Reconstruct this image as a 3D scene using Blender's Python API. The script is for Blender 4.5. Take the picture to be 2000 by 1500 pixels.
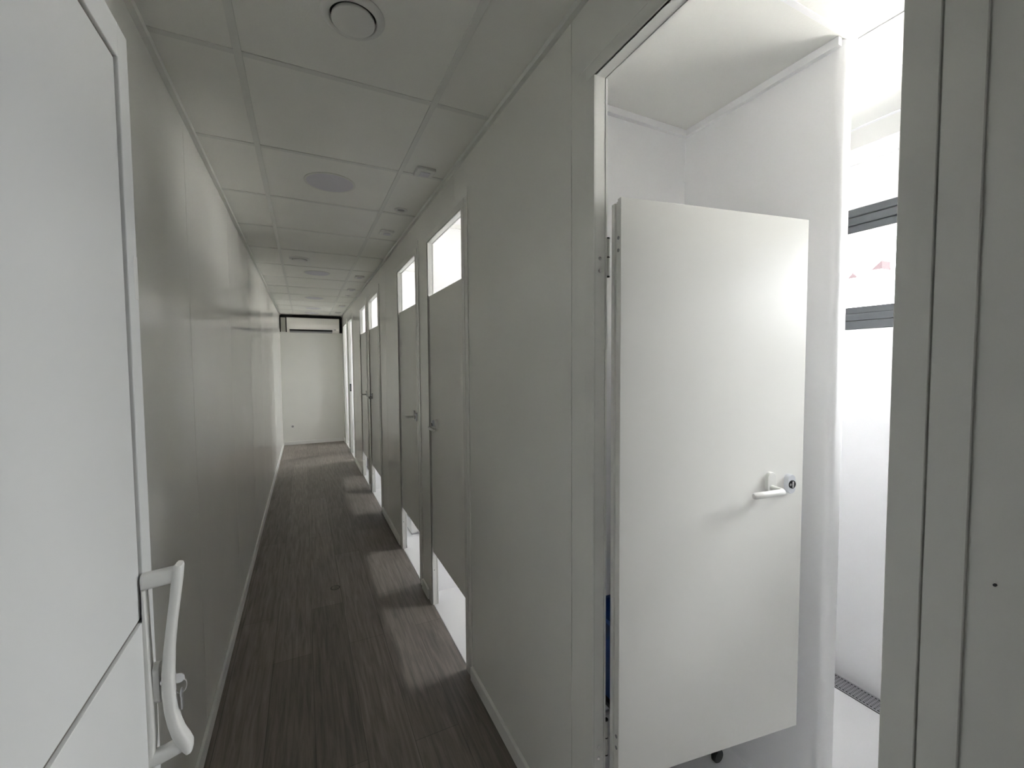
import bpy, bmesh, math
from mathutils import Vector, Matrix

for o in list(bpy.data.objects):
    bpy.data.objects.remove(o)
scene = bpy.context.scene
COL = scene.collection
PI = math.pi

# ------------------------------------------------------------------ camera
F_PX = 832.45
CAM_Z = 1.5275
YAW, PITCH, ROLL = 0.4528, 0.0468, 0.0070
fw = Vector((math.sin(YAW) * math.cos(PITCH), math.cos(YAW) * math.cos(PITCH), -math.sin(PITCH)))
rt = Vector((math.cos(YAW), -math.sin(YAW), 0))
dn = fw.cross(rt)
rt, dn = (math.cos(ROLL) * rt + math.sin(ROLL) * dn), (-math.sin(ROLL) * rt + math.cos(ROLL) * dn)
cd = bpy.data.cameras.new('camera')
cd.sensor_width = 36.0
cd.lens = F_PX / 2000 * 36
cd.clip_start = 0.02
cam = bpy.data.objects.new('camera', cd)
COL.objects.link(cam)
m3 = Matrix((rt, -dn, -fw)).transposed()
cam.matrix_world = Matrix.Translation((0, 0, CAM_Z)) @ m3.to_4x4()
scene.camera = cam

# ------------------------------------------------------------------ view, sky, daylight
scene.view_settings.view_transform = 'Standard'
scene.view_settings.look = 'None'
scene.view_settings.gamma = 1.0
scene.view_settings.use_curve_mapping = False
scene.view_settings.exposure = 1.55
SKY = 13.0
w = bpy.data.worlds.new('overcast_sky')
scene.world = w
w.use_nodes = True
nt = w.node_tree
bg = nt.nodes['Background']
tc = nt.nodes.new('ShaderNodeTexCoord')
sp = nt.nodes.new('ShaderNodeSeparateXYZ')
# overcast sky: about three times brighter overhead than at the horizon
mr = nt.nodes.new('ShaderNodeMapRange')
mr.inputs['From Min'].default_value = 0.0
mr.inputs['From Max'].default_value = 1.0
mr.inputs['To Min'].default_value = 0.42 * SKY
mr.inputs['To Max'].default_value = 2.5 * SKY
nt.links.new(tc.outputs['Generated'], sp.inputs[0])
nt.links.new(sp.outputs['Z'], mr.inputs['Value'])
nt.links.new(mr.outputs['Result'], bg.inputs['Strength'])
bg.inputs['Color'].default_value = (1.0, 0.978, 0.985, 1)

sc = scene.cycles
sc.use_denoising = True
sc.max_bounces = 16
sc.diffuse_bounces = 12
sc.glossy_bounces = 6
sc.transparent_max_bounces = 16
sc.sample_clamp_indirect = 8.0
sc.caustics_reflective = False
sc.caustics_refractive = False

# window list: (y0, y1) of each high window in the outer wall
WINDOWS = [(-0.40, 1.26), (1.62, 2.47), (2.95, 3.80), (4.32, 5.15), (5.52, 6.35), (6.98, 7.82), (8.13, 8.97)]
for (y0, y1) in WINDOWS:
    ld = bpy.data.lights.new('window_daylight_portal', 'AREA')
    ld.shape = 'RECTANGLE'
    ld.size = y1 - y0
    ld.size_y = 0.5
    ld.cycles.is_portal = True
    lo = bpy.data.objects.new('window_daylight_portal', ld)
    lo.location = (2.42, (y0 + y1) / 2, 1.95)
    lo.rotation_euler = (PI / 2, 0, PI / 2)     # emits towards -X
    COL.objects.link(lo)

# ------------------------------------------------------------------ helpers
class MB:
    """collects shapes in one bmesh, built as ONE mesh object"""
    def __init__(s):
        s.bm = bmesh.new()

    def quad(s, pts):
        s.bm.faces.new([s.bm.verts.new(p) for p in pts])
        return s

    def box(s, x0, x1, y0, y1, z0, z1, bev=0.0, seg=2):
        r = bmesh.ops.create_cube(s.bm, size=1.0)
        vs = r['verts']
        bmesh.ops.scale(s.bm, vec=(x1 - x0, y1 - y0, z1 - z0), verts=vs)
        bmesh.ops.translate(s.bm, vec=((x0 + x1) / 2, (y0 + y1) / 2, (z0 + z1) / 2), verts=vs)
        if bev > 0:
            es = list({e for v in vs for e in v.link_edges})
            bmesh.ops.bevel(s.bm, geom=es, offset=bev, segments=seg, affect='EDGES', profile=0.5)
        return s

    def cyl(s, c, axis, r, h, seg=24, r2=None, bev=0.0):
        """cylinder centred at c along axis ('x','y','z' or a vector)"""
        r2 = r if r2 is None else r2
        ax = {'x': Vector((1, 0, 0)), 'y': Vector((0, 1, 0)), 'z': Vector((0, 0, 1))}.get(axis, axis) if isinstance(axis, str) else Vector(axis)
        q = Vector((0, 0, 1)).rotation_difference(ax.normalized()).to_matrix().to_4x4()
        rr = bmesh.ops.create_cone(s.bm, cap_ends=True, segments=seg, radius1=r, radius2=r2, depth=h,
                                   matrix=Matrix.Translation(c) @ q)
        if bev > 0:
            es = [e for e in {e for v in rr['verts'] for e in v.link_edges} if len(e.link_faces) == 2 and any(len(f.verts) > 4 for f in e.link_faces)]
            bmesh.ops.bevel(s.bm, geom=es, offset=bev, segments=2, affect='EDGES')
        return s

    def lathe(s, c, prof, seg=48, flip=False):
        """revolve profile [(r, z)] round the vertical axis through c"""
        rings = []
        for (r, z) in prof:
            if r < 1e-6:
                rings.append([s.bm.verts.new((c[0], c[1], c[2] + z))])
            else:
                rings.append([s.bm.verts.new((c[0] + r * math.cos(2 * PI * k / seg), c[1] + r * math.sin(2 * PI * k / seg), c[2] + z)) for k in range(seg)])
        for A, B in zip(rings, rings[1:]):
            for k in range(seg):
                k2 = (k + 1) % seg
                if len(A) == 1 and len(B) == 1:
                    continue
                if len(A) == 1:
                    s.bm.faces.new((A[0], B[k], B[k2]))
                elif len(B) == 1:
                    s.bm.faces.new((A[k], A[k2], B[0]))
                else:
                    s.bm.faces.new((A[k], A[k2], B[k2], B[k]))
        return s

    def sweep(s, secs):
        """skin a list of closed sections (equal point counts), capped"""
        rings = [[s.bm.verts.new(p) for p in sec] for sec in secs]
        n = len(rings[0])
        for A, B in zip(rings, rings[1:]):
            for k in range(n):
                s.bm.faces.new((A[k], A[(k + 1) % n], B[(k + 1) % n], B[k]))
        s.bm.faces.new(rings[0][::-1])
        s.bm.faces.new(rings[-1])
        return s

    def tube(s, pts, r, seg=14, flat=1.0):
        """round tube along points; r is a number or a list"""
        pts = [Vector(p) for p in pts]
        rs = r if isinstance(r, (list, tuple)) else [r] * len(pts)
        up = None
        secs = []
        for i, p in enumerate(pts):
            t = (pts[min(i + 1, len(pts) - 1)] - pts[max(i - 1, 0)]).normalized()
            if up is None:
                up = Vector((0, 0, 1)) if abs(t.z) < 0.9 else Vector((0, 1, 0))
            a = (up - t * up.dot(t)).normalized()
            b = t.cross(a)
            up = a
            secs.append([p + rs[i] * (math.cos(2 * PI * k / seg) * a * flat + math.sin(2 * PI * k / seg) * b) for k in range(seg)])
        return s.sweep(secs)

    def oval(s, c, n, uvec, wv, hv, th, seg=40, bev=0.15):
        """stadium shaped plate: centre c on the surface, normal n, width wv along uvec, height hv along z"""
        n = Vector(n).normalized()
        u = Vector(uvec).normalized()
        v = Vector((0, 0, 1))
        r = wv / 2
        def ring(k, off):
            P = []
            for i in range(seg):
                a = 2 * PI * i / seg
                cy = (hv / 2 - r) * (1 if math.sin(a) >= 0 else -1)
                P.append(Vector(c) + u * (r * k * math.cos(a)) + v * (r * k * math.sin(a) + cy) + n * off)
            return P
        return s.sweep([ring(1, 0), ring(1, th * (1 - bev)), ring(0.93, th)])

    def build(s, name, mat, parent=None, smooth=False, loc=None):
        bmesh.ops.recalc_face_normals(s.bm, faces=s.bm.faces)
        me = bpy.data.meshes.new(name)
        s.bm.to_mesh(me)
        s.bm.free()
        for m in (mat if isinstance(mat, (list, tuple)) else [mat]):
            me.materials.append(m)
        if smooth:
            for p in me.polygons:
                p.use_smooth = True
            me.set_sharp_from_angle(angle=math.radians(38))
        o = bpy.data.objects.new(name, me)
        COL.objects.link(o)
        if loc:
            o.location = loc
        if parent is not None:
            o.parent = parent
        return o


def empty(name, loc=(0, 0, 0), rz=0.0, parent=None):
    o = bpy.data.objects.new(name, None)
    o.empty_display_size = 0.05
    COL.objects.link(o)
    o.location = loc
    o.rotation_euler = (0, 0, rz)
    if parent is not None:
        o.parent = parent
    return o


def tag(o, label=None, cat=None, group=None, kind=None):
    if label:
        o['label'] = label
    if cat:
        o['category'] = cat
    if group:
        o['group'] = group
    if kind:
        o['kind'] = kind
    return o


def struct(o, label=None, cat=None, group=None):
    return tag(o, label, cat, group, 'structure')


def copy_tree(o, parent=None):
    c = o.copy()
    COL.objects.link(c)
    if parent is not None:
        c.parent = parent
    for ch in list(o.children):
        copy_tree(ch, c)
    return c

# ------------------------------------------------------------------ materials
def mat(name, color, rough=0.5, metal=0.0, bump=0.0, bscale=200.0, var=0.0, spec=0.5, coat=0.0):
    m = bpy.data.materials.new(name)
    m.use_nodes = True
    t = m.node_tree
    b = t.nodes['Principled BSDF']
    b.inputs['Base Color'].default_value = (*color, 1)
    b.inputs['Roughness'].default_value = rough
    b.inputs['Metallic'].default_value = metal
    b.inputs['Specular IOR Level'].default_value = spec
    b.inputs['Coat Weight'].default_value = coat
    tcn = t.nodes.new('ShaderNodeTexCoord')
    if var > 0:
        n = t.nodes.new('ShaderNodeTexNoise')
        n.inputs['Scale'].default_value = 3.0
        t.links.new(tcn.outputs['Object'], n.inputs['Vector'])
        r = t.nodes.new('ShaderNodeValToRGB')
        r.color_ramp.elements[0].position = 0.3
        r.color_ramp.elements[1].position = 0.7
        r.color_ramp.elements[0].color = (*[c * (1 - var) for c in color], 1)
        r.color_ramp.elements[1].color = (*[min(1, c * (1 + var)) for c in color], 1)
        t.links.new(n.outputs['Fac'], r.inputs[0])
        t.links.new(r.outputs[0], b.inputs['Base Color'])
    if bump > 0:
        n = t.nodes.new('ShaderNodeTexNoise')
        n.inputs['Scale'].default_value = bscale
        n.inputs['Detail'].default_value = 3
        t.links.new(tcn.outputs['Object'], n.inputs['Vector'])
        bp = t.nodes.new('ShaderNodeBump')
        bp.inputs['Strength'].default_value = bump
        bp.inputs['Distance'].default_value = 0.002
        t.links.new(n.outputs['Fac'], bp.inputs['Height'])
        t.links.new(bp.outputs[0], b.inputs['Normal'])
    return m

M_LAM = mat('grey_laminate_panel', (0.80, 0.80, 0.765), 0.17, bump=0.05, bscale=3.0, var=0.015)
M_LEAF = mat('painted_door_leaf', (0.81, 0.805, 0.775), 0.36, bump=0.05, bscale=9.0, var=0.01)
M_GAP = mat('dark_joint', (0.03, 0.03, 0.03), 0.8)
M_CEIL = mat('ceiling_tile', (0.845, 0.845, 0.81), 0.85, bump=0.25, bscale=160, var=0.02)
M_GRID = mat('ceiling_rail', (0.74, 0.745, 0.715), 0.5)
M_WHITE = mat('white_stall_panel', (0.87, 0.87, 0.88), 0.55, bump=0.12, bscale=90, var=0.012)
M_WFLOOR = mat('white_resin_floor', (0.87, 0.87, 0.88), 0.45, bump=0.1, bscale=40, var=0.02)
M_FRAME = mat('white_frame_profile', (0.82, 0.82, 0.79), 0.38, var=0.01)
M_DOORW = mat('white_plastic_door', (0.72, 0.73, 0.73), 0.42, bump=0.04, bscale=14, var=0.012)
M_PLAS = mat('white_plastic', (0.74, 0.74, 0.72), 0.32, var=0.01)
M_GREYP = mat('grey_plastic', (0.30, 0.30, 0.31), 0.5, var=0.02)
M_SPK = mat('grey_diffuser', (0.68, 0.67, 0.72), 0.7, bump=0.1, bscale=300, var=0.02)
M_BLK = mat('black_plastic', (0.012, 0.012, 0.013), 0.45, var=0.05)
M_ANTH = mat('anthracite_window_frame', (0.075, 0.083, 0.09), 0.42, var=0.04)
M_CHR = mat('chrome_metal', (0.75, 0.75, 0.76), 0.16, metal=1.0, var=0.02)
M_STEEL = mat('brushed_steel', (0.55, 0.55, 0.57), 0.35, metal=1.0, var=0.04)
M_BLUE = mat('blue_plastic', (0.004, 0.055, 0.24), 0.4, var=0.05)
M_SKIRT = mat('skirting', (0.80, 0.80, 0.78), 0.45, var=0.02)
M_AC = mat('white_air_conditioner_plastic', (0.80, 0.78, 0.74), 0.4, var=0.01)
M_WALLO = mat('white_render_outside', (0.75, 0.75, 0.75), 0.9, bump=0.1, var=0.02)
M_ROOF = mat('pale_pink_roof', (0.022, 0.016, 0.017), 0.95, spec=0.05, bump=0.1, var=0.05)
M_GROUND = mat('pale_gravel', (0.52, 0.50, 0.47), 0.95, bump=0.3, bscale=30, var=0.15)
M_OVAL = mat('lock_escutcheon_plastic', (0.66, 0.68, 0.72), 0.35, var=0.01)

def wood_floor():
    m = bpy.data.materials.new('grey_brown_vinyl_planks')
    m.use_nodes = True
    t = m.node_tree
    b = t.nodes['Principled BSDF']
    tcn = t.nodes.new('ShaderNodeTexCoord')
    mp = t.nodes.new('ShaderNodeMapping')
    mp.inputs['Rotation'].default_value = (0, 0, PI / 2)
    t.links.new(tcn.outputs['Object'], mp.inputs['Vector'])
    br = t.nodes.new('ShaderNodeTexBrick')
    br.offset = 0.37
    br.inputs['Scale'].default_value = 1.0
    br.inputs['Brick Width'].default_value = 1.22
    br.inputs['Row Height'].default_value = 0.183
    br.inputs['Mortar Size'].default_value = 0.0012
    br.inputs['Mortar Smooth'].default_value = 0.3
    br.inputs['Bias'].default_value = 0.0
    br.inputs['Color1'].default_value = (0.205, 0.180, 0.162, 1)
    br.inputs['Color2'].default_value = (0.270, 0.236, 0.212, 1)
    br.inputs['Mortar'].default_value = (0.10, 0.09, 0.08, 1)
    t.links.new(mp.outputs[0], br.inputs['Vector'])
    mp2 = t.nodes.new('ShaderNodeMapping')
    mp2.inputs['Scale'].default_value = (26, 1.5, 1)
    t.links.new(tcn.outputs['Object'], mp2.inputs['Vector'])
    n = t.nodes.new('ShaderNodeTexNoise')
    n.inputs['Scale'].default_value = 2.2
    n.inputs['Detail'].default_value = 9
    n.inputs['Roughness'].default_value = 0.62
    n.inputs['Distortion'].default_value = 0.6
    t.links.new(mp2.outputs[0], n.inputs['Vector'])
    r = t.nodes.new('ShaderNodeValToRGB')
    r.color_ramp.elements[0].position = 0.30
    r.color_ramp.elements[0].color = (0.50, 0.50, 0.50, 1)
    r.color_ramp.elements[1].position = 0.70
    r.color_ramp.elements[1].color = (1.28, 1.26, 1.24, 1)
    t.links.new(n.outputs['Fac'], r.inputs[0])
    mx = t.nodes.new('ShaderNodeMix')
    mx.data_type = 'RGBA'
    mx.blend_type = 'MULTIPLY'
    mx.inputs['Factor'].default_value = 0.85
    t.links.new(br.outputs['Color'], mx.inputs['A'])
    t.links.new(r.outputs[0], mx.inputs['B'])
    t.links.new(mx.outputs['Result'], b.inputs['Base Color'])
    b.inputs['Roughness'].default_value = 0.52
    bp = t.nodes.new('ShaderNodeBump')
    bp.inputs['Strength'].default_value = 0.25
    bp.inputs['Distance'].default_value = 0.001
    t.links.new(n.outputs['Fac'], bp.inputs['Height'])
    t.links.new(bp.outputs[0], b.inputs['Normal'])
    return m
M_WOOD = wood_floor()

def glass():
    m = bpy.data.materials.new('clear_window_glass')
    m.use_nodes = True
    t = m.node_tree
    t.nodes.remove(t.nodes['Principled BSDF'])
    out = t.nodes['Material Output']
    tr = t.nodes.new('ShaderNodeBsdfTransparent')
    tr.inputs[0].default_value = (0.93, 0.95, 0.95, 1)
    gl = t.nodes.new('ShaderNodeBsdfGlossy')
    gl.inputs['Roughness'].default_value = 0.02
    lw = t.nodes.new('ShaderNodeFresnel')
    lw.inputs['IOR'].default_value = 1.3
    mx = t.nodes.new('ShaderNodeMixShader')
    t.links.new(lw.outputs[0], mx.inputs[0])
    t.links.new(tr.outputs[0], mx.inputs[1])
    t.links.new(gl.outputs[0], mx.inputs[2])
    t.links.new(mx.outputs[0], out.inputs[0])
    return m
M_GLASS = glass()

# ------------------------------------------------------------------ dimensions
XL, XR, L, H = -0.398, 0.697, 9.20, 2.50
XI = 0.733              # stall side of the right corridor wall
XO = 2.30               # inner face of the outer wall
YB = -0.65              # inner face of the rear end wall
SEAMS = [1.037 + 1.035 * k for k in range(8)]
OPEN_TOP = 2.27
# (y0, y1) clear openings in the right wall
OPENINGS = [(0.284, 0.922), (1.965, 2.600), (2.910, 3.530), (4.565, 5.275), (5.538, 6.140), (7.195, 7.850), (8.150, 8.850)]
LIN = 0.010             # lining thickness

# ------------------------------------------------------------------ floors, ceiling
struct(MB().box(XL - 0.05, XR + 0.003, YB, L, -0.05, 0.0).build('floor', M_WOOD), 'dark grey-brown wood-look vinyl plank floor of the corridor', 'floor')
fl2 = struct(MB().box(XR + 0.006, XO + 0.1, YB, L, -0.05, 0.0).build('floor_stalls', M_WFLOOR), 'white seamless floor of the bright stalls', 'floor')
fl2.name = 'floor.001'
ceil = struct(MB().box(XL - 0.05, XO + 0.12, YB - 0.1, L + 0.1, H, H + 0.08).build('ceiling', M_CEIL), 'pale square-tiled suspended ceiling', 'ceiling')
g = MB()
def bars(g, x0, x1, y0, y1, xs, ys, wd, th):
    for x in xs:
        g.box(x - wd / 2, x + wd / 2, y0, y1, H - th, H + 0.002, 0.0006, 1)
    for y in ys:
        cuts = [x0] + sorted(xs) + [x1]
        for a, b in zip(cuts, cuts[1:]):
            aa = a + (wd / 2 if a != x0 else 0)
            bb = b - (wd / 2 if b != x1 else 0)
            g.box(aa, bb, y - wd / 2, y + wd / 2, H - th * 0.8, H + 0.002, 0.0006, 1)
bars(g, XL, XR, YB, L, [-0.160, 0.462], [-0.26 + 0.62 * k for k in range(0, 16)], 0.023, 0.0035)
g.build('ceiling_grid', M_GRID, ceil)
g = MB()
bars(g, XI, XO, YB, L, [1.533, 2.10], [0.745 + 0.62 * k for k in range(-2, 14)], 0.016, 0.0025)
g.build('ceiling_grid', M_WHITE, ceil)
# slim angle trims where ceiling and walls meet
struct(MB().box(XL, XL + 0.018, YB, L, H - 0.022, H - 0.001).build('trim_1', M_GRID))
struct(MB().box(XR - 0.016, XR, YB, L, H - 0.020, H - 0.001).build('trim_2', M_GRID))

# ------------------------------------------------------------------ walls
def panelled(name, x_front, x_back, depth_back, openings, label):
    """wall along Y: thin facing panels split at the seams over a continuous core"""
    mb = MB()
    ys = [YB] + SEAMS + [L]
    gap = 0.0011
    holes = [(a - LIN, b + LIN) for a, b in openings]
    def cells(s0, s1):
        cuts = sorted({s0, s1} | {v for h in holes for v in h if s0 < v < s1})
        for a, b in zip(cuts, cuts[1:]):
            m_ = (a + b) / 2
            inside = any(h[0] < m_ < h[1] for h in holes)
            yield a, b, (OPEN_TOP + LIN if inside else 0.0)
    for s0, s1 in zip(ys, ys[1:]):
        for a, b, z in cells(s0, s1):
            aa = a + (gap if a == s0 and a != YB else 0)
            bb = b - (gap if b == s1 and b != L else 0)
            mb.box(min(x_front, x_back), max(x_front, x_back), aa, bb, z, H)
    o = struct(mb.build(name, M_LAM), label, 'wall')
    core = MB()
    for a, b, z in cells(YB, L):
        core.box(min(x_back, depth_back), max(x_back, depth_back), a, b, z, H)
    core.build('wall_core', M_WHITE if depth_back > 0 else M_GAP, o)
    return o
panelled('wall_left', XL, XL - 0.006, XL - 0.08, [], 'glossy grey laminate wall along the left of the corridor')
panelled('wall_right', XR, XR + 0.006, XI, OPENINGS, 'grey laminate corridor wall pierced by the row of stall doors')
struct(MB().box(XL - 0.08, XR + 0.02, L, L + 0.1, 0, H).build('wall_far', M_LAM), 'grey end wall of the corridor below the air conditioner', 'wall')
struct(MB().box(XR + 0.02, XO + 0.1, L, L + 0.1, 0, H).build('wall_far_stall', M_WHITE), 'white end wall of the last washroom', 'wall')
struct(MB().box(XL - 0.08, XO + 0.1, YB - 0.1, YB, 0, H).build('wall_rear', mat('bounce_absorbing_panel', (0.10, 0.10, 0.10), 0.8, var=0.02)), 'unseen wall behind the camera, darkened to cut bounce light', 'wall')  # out of view; near-black colour keeps bounce light off the near walls
# dividing walls between the stalls (across the building)
DIV = [(1.342, 1.382), (2.745, 2.780), (4.150, 4.190), (5.395, 5.430), (6.690, 6.730)]
for k, (a, b) in enumerate(DIV):
    o = struct(MB().box(XI + 0.001, XO, a, b, 0, H).build('wall_divider_%d' % (k + 1), M_WHITE), None, None)
    o.name = 'wall_divider' if k == 0 else 'wall_divider.%03d' % k
# partition with rounded free end in the near washroom
mb = MB()
px0, px1, pe = 1.478, 1.548, 0.752
pts = []
rr = 0.022
for cx, cy, a0 in ((px0 + rr, pe + rr, PI), (px1 - rr, pe + rr, 1.5 * PI)):
    for i in range(7):
        a = a0 + i / 6 * PI / 2
        pts.append((cx + rr * math.cos(a), cy + rr * math.sin(a)))
pts += [(px1, 1.342), (px0, 1.342)]
mb.sweep([[Vector((x, y, 0.0)) for x, y in pts], [Vector((x, y, H - 0.002)) for x, y in pts]])
struct(mb.build('wall_partition', M_WHITE, smooth=True), 'white full-height partition with a rounded end behind the open door leaf', 'wall')
# angle trims at the top of the near washroom walls
tr = MB()
tr.box(XI, px0, 1.322, 1.342, H - 0.026, H - 0.001)
tr.box(px0 - 0.018, px0, 0.756, 1.322, H - 0.026, H - 0.001)
tr.box(XI, XI + 0.018, YB, 1.322, H - 0.022, H - 0.001)
struct(tr.build('trim_3', M_WHITE))
tr = MB()
tr.box(XO - 0.022, XO, YB, 1.342, H - 0.075, H - 0.056, 0.002, 1)
tr.box(XO - 0.012, XO, YB, 1.342, H - 0.056, H - 0.001)
struct(tr.build('trim_4', M_WHITE))
k = 5
for (a, b) in [(DIV[i][1], DIV[i + 1][0]) for i in range(4)] + [(DIV[4][1], L)]:
    tr = MB()
    tr.box(XI, XO, b - 0.018, b, H - 0.075, H - 0.05)
    tr.box(XI, XO, a, a + 0.018, H - 0.03, H - 0.001)
    struct(tr.build('trim_%d' % k, M_FRAME))
    k += 1

# outer wall with window holes
WZ0, WZ1 = 1.677, 2.228
mb = MB()
cuts = [YB] + [v for wdw in WINDOWS for v in wdw] + [L]
mb.box(XO, XO + 0.09, YB, L, 0, WZ0)
mb.box(XO, XO + 0.09, YB, L, WZ1, H)
for i in range(0, len(cuts), 2):
    mb.box(XO, XO + 0.09, cuts[i], cuts[i + 1], WZ0, WZ1)
struct(mb.build('wall_outer', M_WHITE), 'white outer wall of the stalls with a row of high windows', 'wall')

WIN_LAB = ['anthracite-framed high window in the near washroom'] + [None] * 6
def window(n, y0, y1):
    r = struct(empty('window_%d' % n, (XO + 0.02, (y0 + y1) / 2, WZ0)), WIN_LAB[n - 1])
    hw = (y1 - y0) / 2
    def ring(x0, x1, a, b, z0, z1, wd, bw=None):
        m = MB()
        bw = bw or wd
        m.box(x0, x1, a, b, z1 - wd, z1, 0.002, 1)
        m.box(x0, x1, a, b, z0, z0 + bw, 0.002, 1)
        m.box(x0, x1, a, a + wd, z0 + bw, z1 - wd, 0.002, 1)
        m.box(x0, x1, b - wd, b, z0 + bw, z1 - wd, 0.002, 1)
        return m
    ht = WZ1 - WZ0
    ring(-0.028, 0.05, -hw, hw, 0, ht, 0.034, 0.038).build('window_frame', M_ANTH, r)
    ring(-0.020, 0.04, -hw + 0.036, hw - 0.036, 0.040, ht - 0.036, 0.034, 0.034).build('sash', M_ANTH, r)
    ring(-0.006, 0.03, -hw + 0.070, hw - 0.070, 0.074, ht - 0.070, 0.034, 0.030).build('glazing_bead', M_ANTH, r)
    MB().box(0.008, 0.014, -hw + 0.075, hw - 0.075, 0.08, ht - 0.075).build('pane', M_GLASS, r)
    # tilt handle
    hb = MB().box(-0.030, -0.020, -0.015, 0.015, ht - 0.066, ht - 0.040, 0.003).box(-0.042, -0.030, -0.010, 0.060, ht - 0.060, ht - 0.046, 0.003)
    hb.build('window_handle', M_ANTH, r)
    return r
for n, (a, b) in enumerate(WINDOWS):
    window(n + 1, a, b)

# ------------------------------------------------------------------ skirting boards
def skirt(name, x0, x1, y0, y1, label=None):
    return struct(MB().box(x0, x1, y0, y1, 0.0, 0.066, 0.003, 2).build(name, M_SKIRT), label)
skirt('baseboard_left', XL, XL + 0.013, YB, L - 0.013)
skirt('baseboard_far', XL, XR, L - 0.013, L)
edges = [YB] + [v for o_ in OPENINGS for v in (o_[0] - 0.078, o_[1] + 0.078)] + [L - 0.013]
k = 0
for i in range(0, len(edges), 2):
    if edges[i + 1] - edges[i] > 0.03:
        o = skirt('baseboard_right', XR - 0.014, XR, edges[i], edges[i + 1])

# ------------------------------------------------------------------ stall doors
def lever_set(leaf, m, s, z):
    """oval rose, bent lever; m = side sign (face normal is local -y * m)"""
    n = Vector((0, -m, 0))
    h = MB()
    h.oval((s, 0, z + 0.008), n, (1, 0, 0), 0.031, 0.066, 0.010)
    c0 = Vector((s, 0, z - 0.005))
    path = [c0 + n * 0.008, c0 + n * 0.030, c0 + n * 0.043 + Vector((-0.002, 0, 0)), c0 + n * 0.051 + Vector((-0.008, 0, 0)),
            c0 + n * 0.054 + Vector((-0.020, 0, 0)), c0 + n * 0.054 + Vector((-0.070, 0, -0.001)), c0 + n * 0.052 + Vector((-0.108, 0, -0.002)),
            c0 + n * 0.051 + Vector((-0.112, 0, -0.002))]
    h.tube(path, [0.0080, 0.0080, 0.0088, 0.0092, 0.0094, 0.0094, 0.0092, 0.0070], seg=18)
    return h.build('lever_handle', M_PLAS, leaf, smooth=True)

def lock_set(leaf, m, s, z):
    n = Vector((0, -m, 0))
    MB().oval((s, 0, z), n, (1, 0, 0), 0.030, 0.058, 0.014).build('lock_rose', M_OVAL, leaf, smooth=True)
    t = MB()
    c = Vector((s, 0, z))
    t.cyl(c + n * 0.0145, n, 0.0125, 0.004, 28)
    for sg in (-1, 1):
        t.cyl(c + n * 0.0162 + Vector((sg * 0.0075, 0, 0)), n, 0.0042, 0.0012, 16)
    o = t.build('lock_indicator', [M_CHR, M_BLK], leaf, smooth=True)
    for p in o.data.polygons[30:]:
        p.material_index = 1
    bar = MB().box(s - 0.0035, s + 0.0035, min(0, -m * 0.001) - (0.018 if m > 0 else -0.001), max(0, 0) + (0.018 if m < 0 else -0.001) - 0.0, z - 0.0095, z + 0.0095, 0.001)
    bar.build('thumb_turn', M_CHR, leaf)

def hinge_barrel(leaf, x, y, zc):
    h = MB()
    for a, b in ((0.001, 0.049), (-0.049, -0.001)):
        h.cyl((x, y, zc + (a + b) / 2), 'z', 0.0060, b - a, 20)
    for dz in (0.051, 0.0, -0.051):
        h.cyl((x, y, zc + dz), 'z', 0.0062, 0.003, 20)
    o = h.build('hinge', [M_FRAME, M_BLK], leaf, smooth=True)
    for p in o.data.polygons:
        zz = sum(o.data.vertices[v].co.z for v in p.vertices) / len(p.vertices) - zc
        if any(abs(zz - d) < 0.0017 for d in (0.051, 0.0, -0.051)):
            p.material_index = 1

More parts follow.
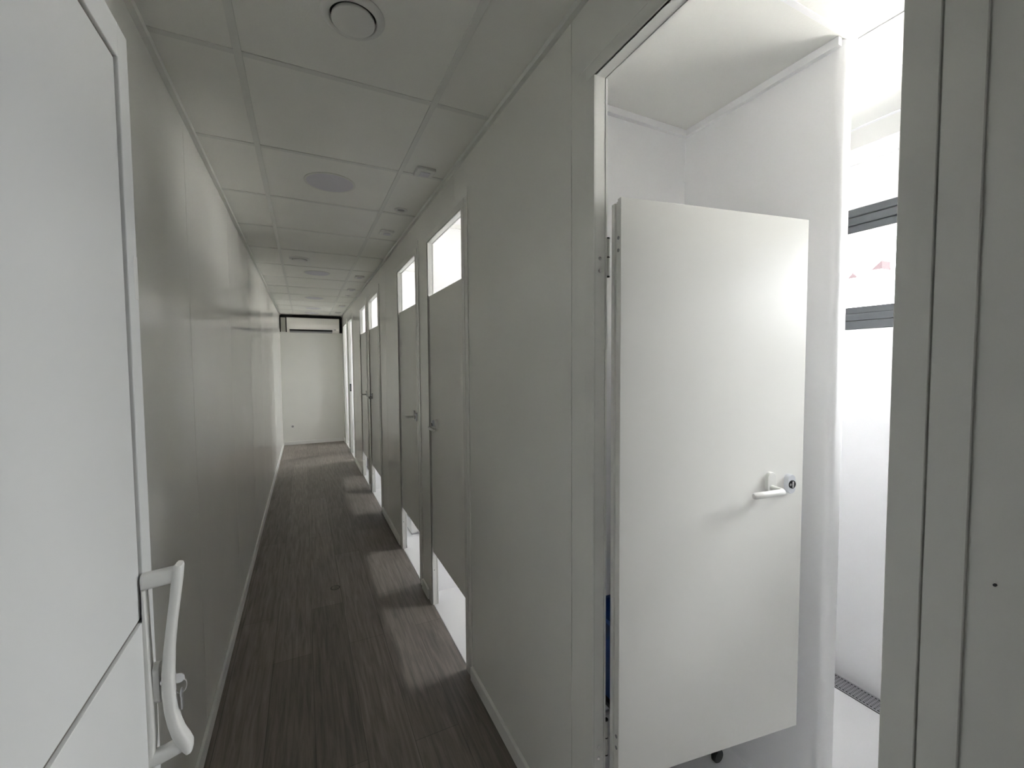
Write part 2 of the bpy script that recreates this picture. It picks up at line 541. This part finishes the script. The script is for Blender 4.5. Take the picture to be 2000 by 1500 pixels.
def door(n, y0, y1, hinge, angle, zb, zt, label, leaf=True):
    """door n in the clear opening y0..y1; hinge 'far' (y1) or 'near' (y0)"""
    r = struct(empty('door_%d' % n, (XR, (y0 + y1) / 2, 0)), label, 'door')
    hw = (y1 - y0) / 2
    f = MB()
    t1, t2 = 0.038, 0.076
    for (ia, ib, th) in ((0.0, t1 - 0.0012, 0.0075), (t1, t2, 0.0055)):
        for sg in (-1, 1):
            a, b = sorted((sg * (hw + ia), sg * (hw + ib)))
            f.box(-th, -0.0002, a, b, 0, OPEN_TOP + ia, 0.001, 1)
        f.box(-th, -0.0002, -(hw + ib), hw + ib, OPEN_TOP + ia, OPEN_TOP + ib, 0.001, 1)
    f.build('casing', M_LAM, r)
    j = MB()
    for (x0, x1) in ((-0.006, 0.028), (0.0292, 0.0345)):
        ex = 0.0 if x0 < 0 else 0.0015
        j.box(x0, x1, -hw - LIN + 0.0002, -hw + ex, 0, OPEN_TOP)
        j.box(x0, x1, hw - ex, hw + LIN - 0.0002, 0, OPEN_TOP)
        j.box(x0, x1, -hw - LIN + 0.0002, hw + LIN - 0.0002, OPEN_TOP - ex, OPEN_TOP + LIN - 0.0002)
    # back casing on the stall side
    for sg in (-1, 1):
        a, b = sorted((sg * (hw + 0.001), sg * (hw + 0.045)))
        j.box(0.0352, 0.0365, a, b, 0, OPEN_TOP)
    j.box(0.0352, 0.0365, -hw - 0.045, hw + 0.045, OPEN_TOP + 0.001, OPEN_TOP + 0.045)
    j.build('jamb', M_FRAME, r)
    if not leaf:
        return r
    wd = (y1 - y0) - 0.005
    if hinge == 'far':
        if n == 1:
            lf = empty('leaf_pivot', (0.0, 0, 0))
            bpy.data.objects.remove(lf)
            loc, rz, m = (0.042, hw - 0.047, 0), angle, 1
        else:
            loc, rz, m = (0.006, hw - 0.0045, 0), -PI / 2, 1
    else:
        loc, rz, m = (0.006, -hw + 0.0045, 0), PI / 2, -1
    if n == 1:
        wd = 0.640
    b = MB()
    def ybox(x0, x1, ya, yb, z0, z1, bev=0.001):
        a_, c_ = sorted((ya * m, yb * m))
        b.box(x0, x1, a_, c_, z0, z1, bev, 1)
    ybox(0, wd, 0.0, 0.016, zb, zt, 0.0012)
    ybox(0.006, wd - 0.006, 0.016, 0.031, zb + 0.002, zt - 0.002)
    ybox(0.0, wd - 0.010, 0.031, 0.046 if n == 1 else 0.041, zb + 0.002, zt - 0.006)
    leafo = b.build('door_leaf', M_LEAF, r, loc=loc)
    leafo.rotation_euler = (0, 0, rz)
    zh = 1.160
    s_l = wd - 0.133
    lever_set(leafo, m, s_l, zh)
    lock_set(leafo, m, wd - 0.060, zh)
    if n == 1:
        for zc in (1.812, 0.468):
            hinge_barrel(leafo, -0.0058, 0.0568, zc)
            for dz in (0.028, -0.004):
                MB().cyl((-0.0008, 0.010, zc + dz + 0.012), 'x', 0.0045, 0.0016, 14).build('screw', M_GREYP, leafo)
                MB().cyl((0.012, hw - 0.0006, zc + dz - 0.036), 'y', 0.0050, 0.0016, 14).build('screw', M_CHR, r)
    else:
        MB().cyl((0.010, hw - 0.0006, 0.225), 'y', 0.0035, 0.0014, 12).build('screw', M_GREYP, r)
    return r

door(1, *OPENINGS[0], 'far', math.atan2(-0.100, 0.640), 0.378, 1.953, 'white half-height stall door standing open into the near washroom')
door(2, *OPENINGS[1], 'near', 0, 0.343, 1.948, 'closed grey stall door, the nearest of the closed ones, handle on its far side')
door(3, *OPENINGS[2], 'far', 0, 0.343, 1.948, 'closed grey stall door next beyond, handle on its near side, pale reflection on it')
door(4, *OPENINGS[3], 'near', 0, 0.332, 1.940, 'third closed grey stall door from the camera, handle on its far side')
door(5, *OPENINGS[4], 'far', 0, 0.325, 1.945, 'farthest closed grey stall door with small high opening above')
d6 = door(6, *OPENINGS[5], 'far', 0, 0, 0, 'open doorway with a black strike plate near the corridor end', leaf=False)
hw6 = (OPENINGS[5][1] - OPENINGS[5][0]) / 2
sp_ = MB().box(0.004, 0.026, hw6 - 0.002, hw6 + 0.0, 1.075, 1.205, 0.0005, 1).build('strike_plate', M_BLK, d6)
sp_['label'] = 'black strike plate'
MB().box(0.012, 0.017, hw6 - 0.0032, hw6 - 0.002, 1.095, 1.185).build('strike_slot', M_GREYP, sp_)
door(7, *OPENINGS[6], 'far', 0, 0, 0, 'last open doorway beside the end wall', leaf=False)

# ------------------------------------------------------------------ entrance door leaf, open, at the left
# root at its hinge
E0 = empty('entrance_door', (-0.25, -0.03, 0.0))
tag(E0, 'large white entrance door with recessed panel and pull handle, open in the left foreground', 'door')
YE = 0.965      # free edge (local y)
b = MB()
ZT = 2.068
GB = 1.108      # lower edge of the upper panel
st = 0.043      # stile width
b.box(-0.046, 0.0, YE - st, YE, 0.012, ZT, 0.0015, 2)                 # free stile
b.box(-0.046, 0.0, 0.0, st, 0.012, ZT, 0.0015, 2)                    # hinge stile
b.box(-0.046, 0.0, st, YE - st, ZT - 0.055, ZT, 0.0015, 2)           # top rail
b.box(-0.046, -0.0006, st, YE - st, 0.012, GB, 0.0006, 1)            # lower field
b.build('frame', M_DOORW, E0)
MB().box(-0.041, -0.0045, st + 0.0042, YE - st - 0.0042, GB + 0.0042, ZT - 0.055 - 0.0042, 0.0012, 2).build('panel', M_DOORW, E0)
gk = MB()
gk.box(-0.040, -0.006, st - 0.001, YE - st + 0.001, GB - 0.001, GB + 0.006)
gk.box(-0.040, -0.006, st - 0.001, YE - st + 0.001, ZT - 0.061, ZT - 0.054)
gk.box(-0.040, -0.006, st - 0.001, st + 0.006, GB, ZT - 0.055)
gk.box(-0.040, -0.006, YE - st - 0.006, YE - st + 0.001, GB, ZT - 0.055)
gk.build('gasket', mat('grey_gasket', (0.16, 0.145, 0.13), 0.7), E0)
# pull handle: two lugs and a curved bow
def hz(pts, yw, yc):
    """sections (x, z, half thickness along the bow normal) swept as a soft flat bar"""
    secs = []
    P = [Vector((x, 0, z)) for x, z, t in pts]
    for i, (x, z, t) in enumerate(pts):
        tg = (P[min(i + 1, len(P) - 1)] - P[max(i - 1, 0)]).normalized()
        nn = Vector((tg.z, 0, -tg.x))
        ring = []
        for q in range(16):
            a = 2 * PI * q / 16
            ca, sa = math.cos(a), math.sin(a)
            sx = abs(ca) ** 0.6 * (1 if ca >= 0 else -1)
            sy = abs(sa) ** 0.6 * (1 if sa >= 0 else -1)
            ring.append(P[i] + nn * (t * sx) + Vector((0, yc + yw * sy, 0)))
        secs.append(ring)
    return secs
YH = 0.915 + 0.03 - 0.012 - 0.015
hd = MB()
path = [(0.0500, 1.1925, 0.0045), (0.0490, 1.189, 0.0068), (0.0465, 1.170, 0.0075), (0.0415, 1.130, 0.0072), (0.036, 1.090, 0.0070), (0.0315, 1.050, 0.0075),
        (0.0285, 1.010, 0.0085), (0.0280, 0.975, 0.0090), (0.0300, 0.945, 0.0090), (0.0335, 0.920, 0.0090), (0.0385, 0.900, 0.0095),
        (0.0450, 0.884, 0.0100), (0.0500, 0.872, 0.0090), (0.0530, 0.862, 0.0050)]
hd.sweep(hz(path, 0.0125, YH))
hd.sweep([[Vector((x, YH + 0.0115 * math.copysign(abs(math.sin(a)) ** 0.7, math.sin(a)), zc + 0.0135 * math.copysign(abs(math.cos(a)) ** 0.7, math.cos(a)))) for a in [2 * PI * q / 16 for q in range(16)]]
          for x, zc in ((-0.0005, 1.172), (0.012, 1.173), (0.045, 1.176))])
hd.sweep([[Vector((x, YH + 0.0115 * math.copysign(abs(math.sin(a)) ** 0.7, math.sin(a)), zc + 0.012 * math.copysign(abs(math.cos(a)) ** 0.7, math.cos(a)))) for a in [2 * PI * q / 16 for q in range(16)]]
          for x, zc in ((-0.0005, 0.866), (0.015, 0.868), (0.046, 0.877))])
hdo = hd.build('pull_handle', M_PLAS, E0, smooth=True)
bpm = MB()
bpm.sweep(hz([(0.0015, 1.160, 0.0025), (0.002, 1.05, 0.0045), (0.003, 0.96, 0.0065), (0.003, 0.91, 0.0065), (0.002, 0.87, 0.004)], 0.012, YH + 0.001))
bpm.build('handle_base', M_PLAS, E0, smooth=True)
MB().oval((0.0085, YH + 0.004, 0.994), (1, 0, 0), (0, 1, 0), 0.022, 0.068, 0.008).build('lock_escutcheon', M_PLAS, E0, smooth=True)
MB().cyl((0.018, YH + 0.004, 0.992), 'x', 0.0075, 0.006, 20).build('lock_cylinder', M_CHR, E0, smooth=True)
MB().box(-0.0008, 0.0008, YE - 0.018, YE - 0.002, 1.640, 1.712, 0.0004, 1).build('reflection_plate', M_PLAS, E0)  # pale raised plate standing in for a window reflection on the stile
# keys in the lock
KR = empty('key_bunch', (-0.25 + 0.013, -0.03 + YH + 0.004, 0.992))
tag(KR, 'small metal keys hanging in the lock behind the entrance door pull handle', 'keys')
kb = MB()
kb.box(0.0, 0.024, -0.001, 0.001, -0.004, 0.004)
kb.cyl((0.028, 0, -0.001), 'y', 0.0085, 0.0022, 24)
kb.build('key', M_CHR, KR, smooth=True)
kr = MB()
ring = [Vector((0.031 + 0.008 * math.cos(a), 0.004 * math.sin(a), -0.016 + 0.011 * math.sin(a))) for a in [2 * PI * q / 20 for q in range(21)]]
kr.tube(ring, 0.0009, 6)
kr.build('key_ring', M_CHR, KR, smooth=True)
k2 = MB()
k2.box(0.030, 0.0325, -0.0040, 0.0040, -0.056, -0.030)
k2.cyl((0.0312, 0, -0.028), 'x', 0.0075, 0.0022, 20)
k2.build('key', M_STEEL, KR, smooth=True)

# ------------------------------------------------------------------ ceiling fittings
def valve(loc, rd, label):
    r = empty('ceiling_vent', loc)
    tag(r, label, 'vent', 'round disc air valves in the corridor ceiling')
    MB().lathe((0, 0, 0), [(rd * 1.46, 0.0), (rd * 1.47, -0.003), (rd * 1.40, -0.007), (rd * 1.22, -0.012), (rd * 1.10, -0.011), (rd * 1.045, -0.004), (rd * 1.03, 0.0)]).build('rim', M_PLAS, r, smooth=True)
    MB().lathe((0, 0, 0), [(rd * 1.04, -0.001), (rd * 0.3, -0.0012), (0, -0.0012)]).build('throat', M_BLK, r)
    MB().lathe((0, 0, 0), [(0, -0.006), (rd * 0.95, -0.006), (rd * 0.985, -0.009), (rd, -0.013), (rd * 0.985, -0.0165), (rd * 0.93, -0.0185), (0, -0.0195)]).build('disc', M_PLAS, r, smooth=True)
    return r
valve((0.149, 1.303, H), 0.058, 'white round disc air valve in the ceiling, the large one nearest the camera')
valve((-0.013, 4.377, H), 0.058, 'smaller-looking white round air valve in the ceiling halfway down the corridor')

DISC = [(0.150, 2.509, 'flat grey round disc in the ceiling, the nearest and largest looking'),
        (0.148, 4.985, 'flat grey round disc in the ceiling just beyond the distant air valve'),
        (0.157, 6.830, 'flat grey round ceiling disc, third along the corridor'),
        (0.165, 8.050, 'faint flat grey round ceiling disc, second from the end wall'),
        (0.150, 8.770, 'flat grey round ceiling disc, closest to the air conditioner')]
first = None
for x, y, lab in DISC:
    if first is None:
        first = empty('ceiling_speaker', (x, y, H))
        MB().lathe((0, 0, 0), [(0.128, 0.0), (0.128, -0.002), (0.120, -0.0035), (0.116, -0.003)]).build('rim', M_GRID, first, smooth=True)
        MB().lathe((0, 0, 0), [(0.1165, -0.0008), (0.1155, -0.0028), (0, -0.0032)]).build('grille', M_SPK, first, smooth=True)
        c = first
    else:
        c = copy_tree(first)
        c.location = (x, y, H)
    tag(c, lab, 'ceiling speaker', 'flat round discs along the middle of the corridor ceiling')

SQ = [(0.570, 2.158, 'small square white ceiling fitting, the nearest one'),
      (0.568, 3.245, 'small square white ceiling fitting beyond the round dark spot'),
      (0.571, 4.987, 'small square white ceiling fitting, third from the camera'),
      (0.568, 5.865, 'small square white ceiling fitting, fourth from the camera'),
      (0.581, 7.528, 'small square white ceiling fitting, second from the end wall'),
      (0.583, 8.499, 'small square white ceiling fitting, nearest the end wall')]
first = None
for x, y, lab in SQ:
    if first is None:
        first = empty('ceiling_sensor', (x, y, H))
        q = MB()
        q.box(-0.047, 0.047, -0.047, 0.047, -0.016, -0.0005, 0.004, 2)
        q.build('housing', M_PLAS, first)
        MB().box(-0.024, 0.024, -0.024, 0.024, -0.021, -0.0155, 0.003, 2).build('lens', M_SPK, first)
        c = first
    else:
        c = copy_tree(first)
        c.location = (x, y, H)
    tag(c, lab, 'ceiling sensor', 'small square fittings along the right of the corridor ceiling')

SPT = [(0.572, 2.755, 'small round recessed ceiling spot with dark centre, the nearer one'),
       (0.579, 6.418, 'small round recessed ceiling spot with dark centre, far down the corridor')]
first = None
for x, y, lab in SPT:
    if first is None:
        first = empty('ceiling_spotlight', (x, y, H))
        MB().lathe((0, 0, 0), [(0.040, 0.0), (0.040, -0.002), (0.034, -0.005), (0.024, -0.004), (0.022, -0.001)]).build('rim', M_PLAS, first, smooth=True)
        MB().lathe((0, 0, 0), [(0.0225, -0.0010), (0.0, -0.0016)]).build('lamp_lens', M_GREYP, first, smooth=True)
        c = first
    else:
        c = copy_tree(first)
        c.location = (x, y, H)
    tag(c, lab, 'ceiling light', 'small round spots in the corridor ceiling')

# ------------------------------------------------------------------ air conditioner and the dark frame round it
AF = MB()
AF.box(XL + 0.001, XR - 0.001, L - 0.012, L - 0.0005, 2.440, 2.496)
AF.box(XL + 0.001, XL + 0.016, L - 0.012, L - 0.0005, 2.165, 2.440)
AF.box(XR - 0.050, XR - 0.001, L - 0.012, L - 0.0005, 2.165, 2.440)
AF.box(XL + 0.100, XL + 0.116, L - 0.012, L - 0.0005, 2.165, 2.440)  # shadow gap left of the air conditioner, laid in as a black strip
tag(AF.build('frame_and_shadow_gap', M_BLK), 'black frame strips and a painted shadow gap edging the air conditioner on the end wall', 'frame')
AC = empty('air_conditioner', (0.18, L - 0.014, 2.16))
tag(AC, 'white wall-mounted air conditioner high on the end wall of the corridor', 'air conditioner')
prof = [(0.0, 0.0), (-0.10, 0.0), (-0.165, 0.028), (-0.185, 0.075), (-0.19, 0.15), (-0.185, 0.255), (-0.16, 0.270), (0.0, 0.272)]
xs = 0.455
MB().sweep([[Vector((sx, y, z)) for y, z in prof] for sx in (-xs, xs)]).build('casing', M_AC, AC)
MB().sweep([[Vector((sx, y, z)) for y, z in ((-0.10, -0.002), (-0.168, 0.024), (-0.182, 0.048), (-0.172, 0.050), (-0.10, 0.004))] for sx in (-xs + 0.045, xs - 0.125)]).build('air_outlet', M_BLK, AC)
MB().sweep([[Vector((sx, y, z)) for y, z in ((-0.130, -0.010), (-0.178, 0.014), (-0.175, 0.018), (-0.128, -0.005))] for sx in (-xs + 0.05, xs - 0.13)]).build('louvre', M_GREYP, AC)
MB().box(xs - 0.10, xs - 0.06, -0.188, -0.183, 0.045, 0.060, 0.001).build('display', M_GREYP, AC)

# ------------------------------------------------------------------ socket on the end wall
SK = empty('wall_socket', (-0.232, L, 0.355))
tag(SK, 'small white square wall socket low on the end wall', 'socket')
MB().box(-0.041, 0.041, -0.010, -0.0005, -0.041, 0.041, 0.004, 2).build('cover_plate', M_PLAS, SK)
MB().cyl((0, -0.0105, 0), 'y', 0.020, 0.002, 28).build('socket_well', M_GREYP, SK)

# ------------------------------------------------------------------ round caps in the floor
fc = empty('floor_outlet', (0.151, 3.108, 0.0))
MB().lathe((0, 0, 0), [(0.030, 0.0004), (0.030, 0.0014), (0.0255, 0.0014), (0.0255, 0.0004)]).build('joint_ring', M_BLK, fc, smooth=True)
MB().lathe((0, 0, 0), [(0.0255, 0.0006), (0.0245, 0.0018), (0, 0.0020)]).build('cap', M_WOOD, fc, smooth=True)
tag(fc, 'small round dark-edged cap set in the plank floor, the nearer one', 'floor outlet', 'round caps in the corridor floor')
c = copy_tree(fc)
c.location = (0.178, 6.148, 0.0)
tag(c, 'small round dark-edged cap in the plank floor, far down the corridor', 'floor outlet', 'round caps in the corridor floor')

# screw in the near right wall
tag(MB().cyl((XR - 0.0012, 0.185, 1.274), 'x', 0.0016, 0.003, 12).build('wall_screw', M_BLK), 'tiny black screw in the dark wall at the far right foreground', 'screw')

# ------------------------------------------------------------------ shower drain along the outer wall
DR = empty('floor_drain', ((2.200 + 2.296) / 2, 0.55, 0.0))
tag(DR, 'long perforated steel drain cover in the floor below the near window', 'drain')
y0d, y1d = -0.60, 0.765
hwx = 0.048
MB().box(-hwx, hwx, y0d, y1d, 0.0003, 0.0015).build('channel', M_BLK, DR)
# perforated plate: a lattice of strips
lp = MB()
nx, pitch = 7, 0.0135
ny = int((y1d - y0d) / pitch)
zt0, zt1 = 0.0034, 0.0045
e = 0.0085
wx = (2 * hwx - 2 * e) / nx
lp.box(-hwx, -hwx + e, y0d, y1d, zt0, zt1)
lp.box(hwx - e, hwx, y0d, y1d, zt0, zt1)
for i in range(1, nx):
    xx = -hwx + e + i * wx
    lp.box(xx - 0.0034, xx + 0.0034, y0d, y1d, zt0, zt1)
for j_ in range(ny + 1):
    yy = y0d + j_ * pitch
    lp.box(-hwx + e, hwx - e, yy - 0.0028, yy + 0.0028, zt0, zt1 - 0.0001)
lp.build('grate', M_STEEL, DR)

# ------------------------------------------------------------------ mop trolley half hidden behind the open door leaf
TR = empty('mop_trolley', (1.150, 1.175, 0.0))
tag(TR, 'blue mop bucket trolley on black castors half hidden behind the open white door', 'trolley')
bk = MB()
def rrect(hx, hy, r, z, n=5):
    P = []
    for cx, cy, a0 in ((hx - r, hy - r, 0), (-hx + r, hy - r, PI / 2), (-hx + r, -hy + r, PI), (hx - r, -hy + r, 1.5 * PI)):
        for i in range(n):
            a = a0 + i / (n - 1) * PI / 2
            P.append(Vector((cx + r * math.cos(a), cy + r * math.sin(a), z)))
    return P
bk.sweep([rrect(0.190, 0.098, 0.03, 0.315), rrect(0.215, 0.125, 0.03, 0.600), rrect(0.222, 0.132, 0.03, 0.602), rrect(0.222, 0.132, 0.03, 0.618), rrect(0.205, 0.115, 0.03, 0.618), rrect(0.18, 0.09, 0.03, 0.335)])
bk.build('bucket', M_BLUE, TR, smooth=True)
MB().sweep([rrect(0.200, 0.108, 0.03, 0.292), rrect(0.205, 0.112, 0.03, 0.314)]).build('bucket_tray', M_BLK, TR, smooth=True)
fr = MB()
for sx in (-1, 1):
    for sy in (-1, 1):
        fr.tube([(sx * 0.185, sy * 0.095, 0.292), (sx * 0.22, sy * 0.105, 0.16), (sx * 0.225, sy * 0.108, 0.075)], 0.009, 12)
fr.tube([(-0.215, -0.104, 0.17), (0.215, -0.104, 0.17)], 0.008, 12)
fr.tube([(-0.215, 0.104, 0.17), (0.215, 0.104, 0.17)], 0.008, 12)
fr.build('frame', M_STEEL, TR, smooth=True)
for sx in (-1, 1):
    for sy in (-1, 1):
        c_ = MB()
        c_.cyl((sx * 0.232, sy * 0.108, 0.0255), 'y', 0.025, 0.018, 24, bev=0.003)
        c_.box(sx * 0.228 - 0.014, sx * 0.228 + 0.014, sy * 0.108 - 0.014, sy * 0.108 + 0.014, 0.052, 0.078, 0.003)
        c_.build('castor', M_BLK, TR, smooth=True)

# small bins seen through the gaps under the closed doors
def bin_(loc, sx, sy, h, m, label):
    r = empty('pedal_bin', loc)
    tag(r, label, 'bin', 'small bins inside the stalls')
    b_ = MB()
    b_.box(-sx, sx, -sy, sy, 0.012, h, 0.008, 3)
    b_.build('body', m, r, smooth=True)
    MB().box(-sx - 0.004, sx + 0.004, -sy - 0.004, sy + 0.004, h, h + 0.03, 0.01, 3).build('lid', m, r, smooth=True)
    MB().box(-0.02, 0.035, -sy - 0.028, -sy, 0.010, 0.022, 0.003, 2).build('pedal', M_GREYP, r)
    MB().box(-sx + 0.005, sx - 0.005, -sy + 0.005, sy - 0.005, 0.0, 0.012).build('foot', M_GREYP, r)
bin_((0.900, 3.880, 0), 0.075, 0.10, 0.30, M_PLAS, 'white bin glimpsed on the white floor through the low gap of the second closed door')
bin_((0.880, 6.470, 0), 0.085, 0.08, 0.28, M_GREYP, 'grey bin glimpsed through the low gap of the farthest closed door')

# ------------------------------------------------------------------ outside: pale ground and two white houses with pinkish gable roofs
struct(MB().box(2.6, 160, -60, 130, -0.9, -0.7).build('ground', M_GROUND), 'pale ground outside the windows', 'ground')
def house(loc, rz, wx_, wy_, h, rh, label, ap=0.0):
    r = empty('house', loc, rz)
    tag(r, label, 'building', 'distant house gables seen through the near window')
    MB().box(-wx_, wx_, -wy_, wy_, 0, h).build('wall', M_WALLO, r)
    rf = MB()
    rf.sweep([[Vector((sx, -wy_ - 0.1, h)), Vector((sx, wy_ + 0.1, h)), Vector((sx, wy_ * ap, h + rh))] for sx in (-wx_ - 0.1, wx_ + 0.1)])
    rf.build('roof', M_ROOF, r)


house((100.0, 47.3, -0.7), 0, 1.5, 0.75, 18.8, 1.05, 'small pinkish roof peak on the left seen through the near window')
house((100.0, 43.4, -0.7), 0, 1.5, 0.85, 19.7, 1.60, 'taller pinkish slanted roof peak on the right seen through the near window', -0.95)
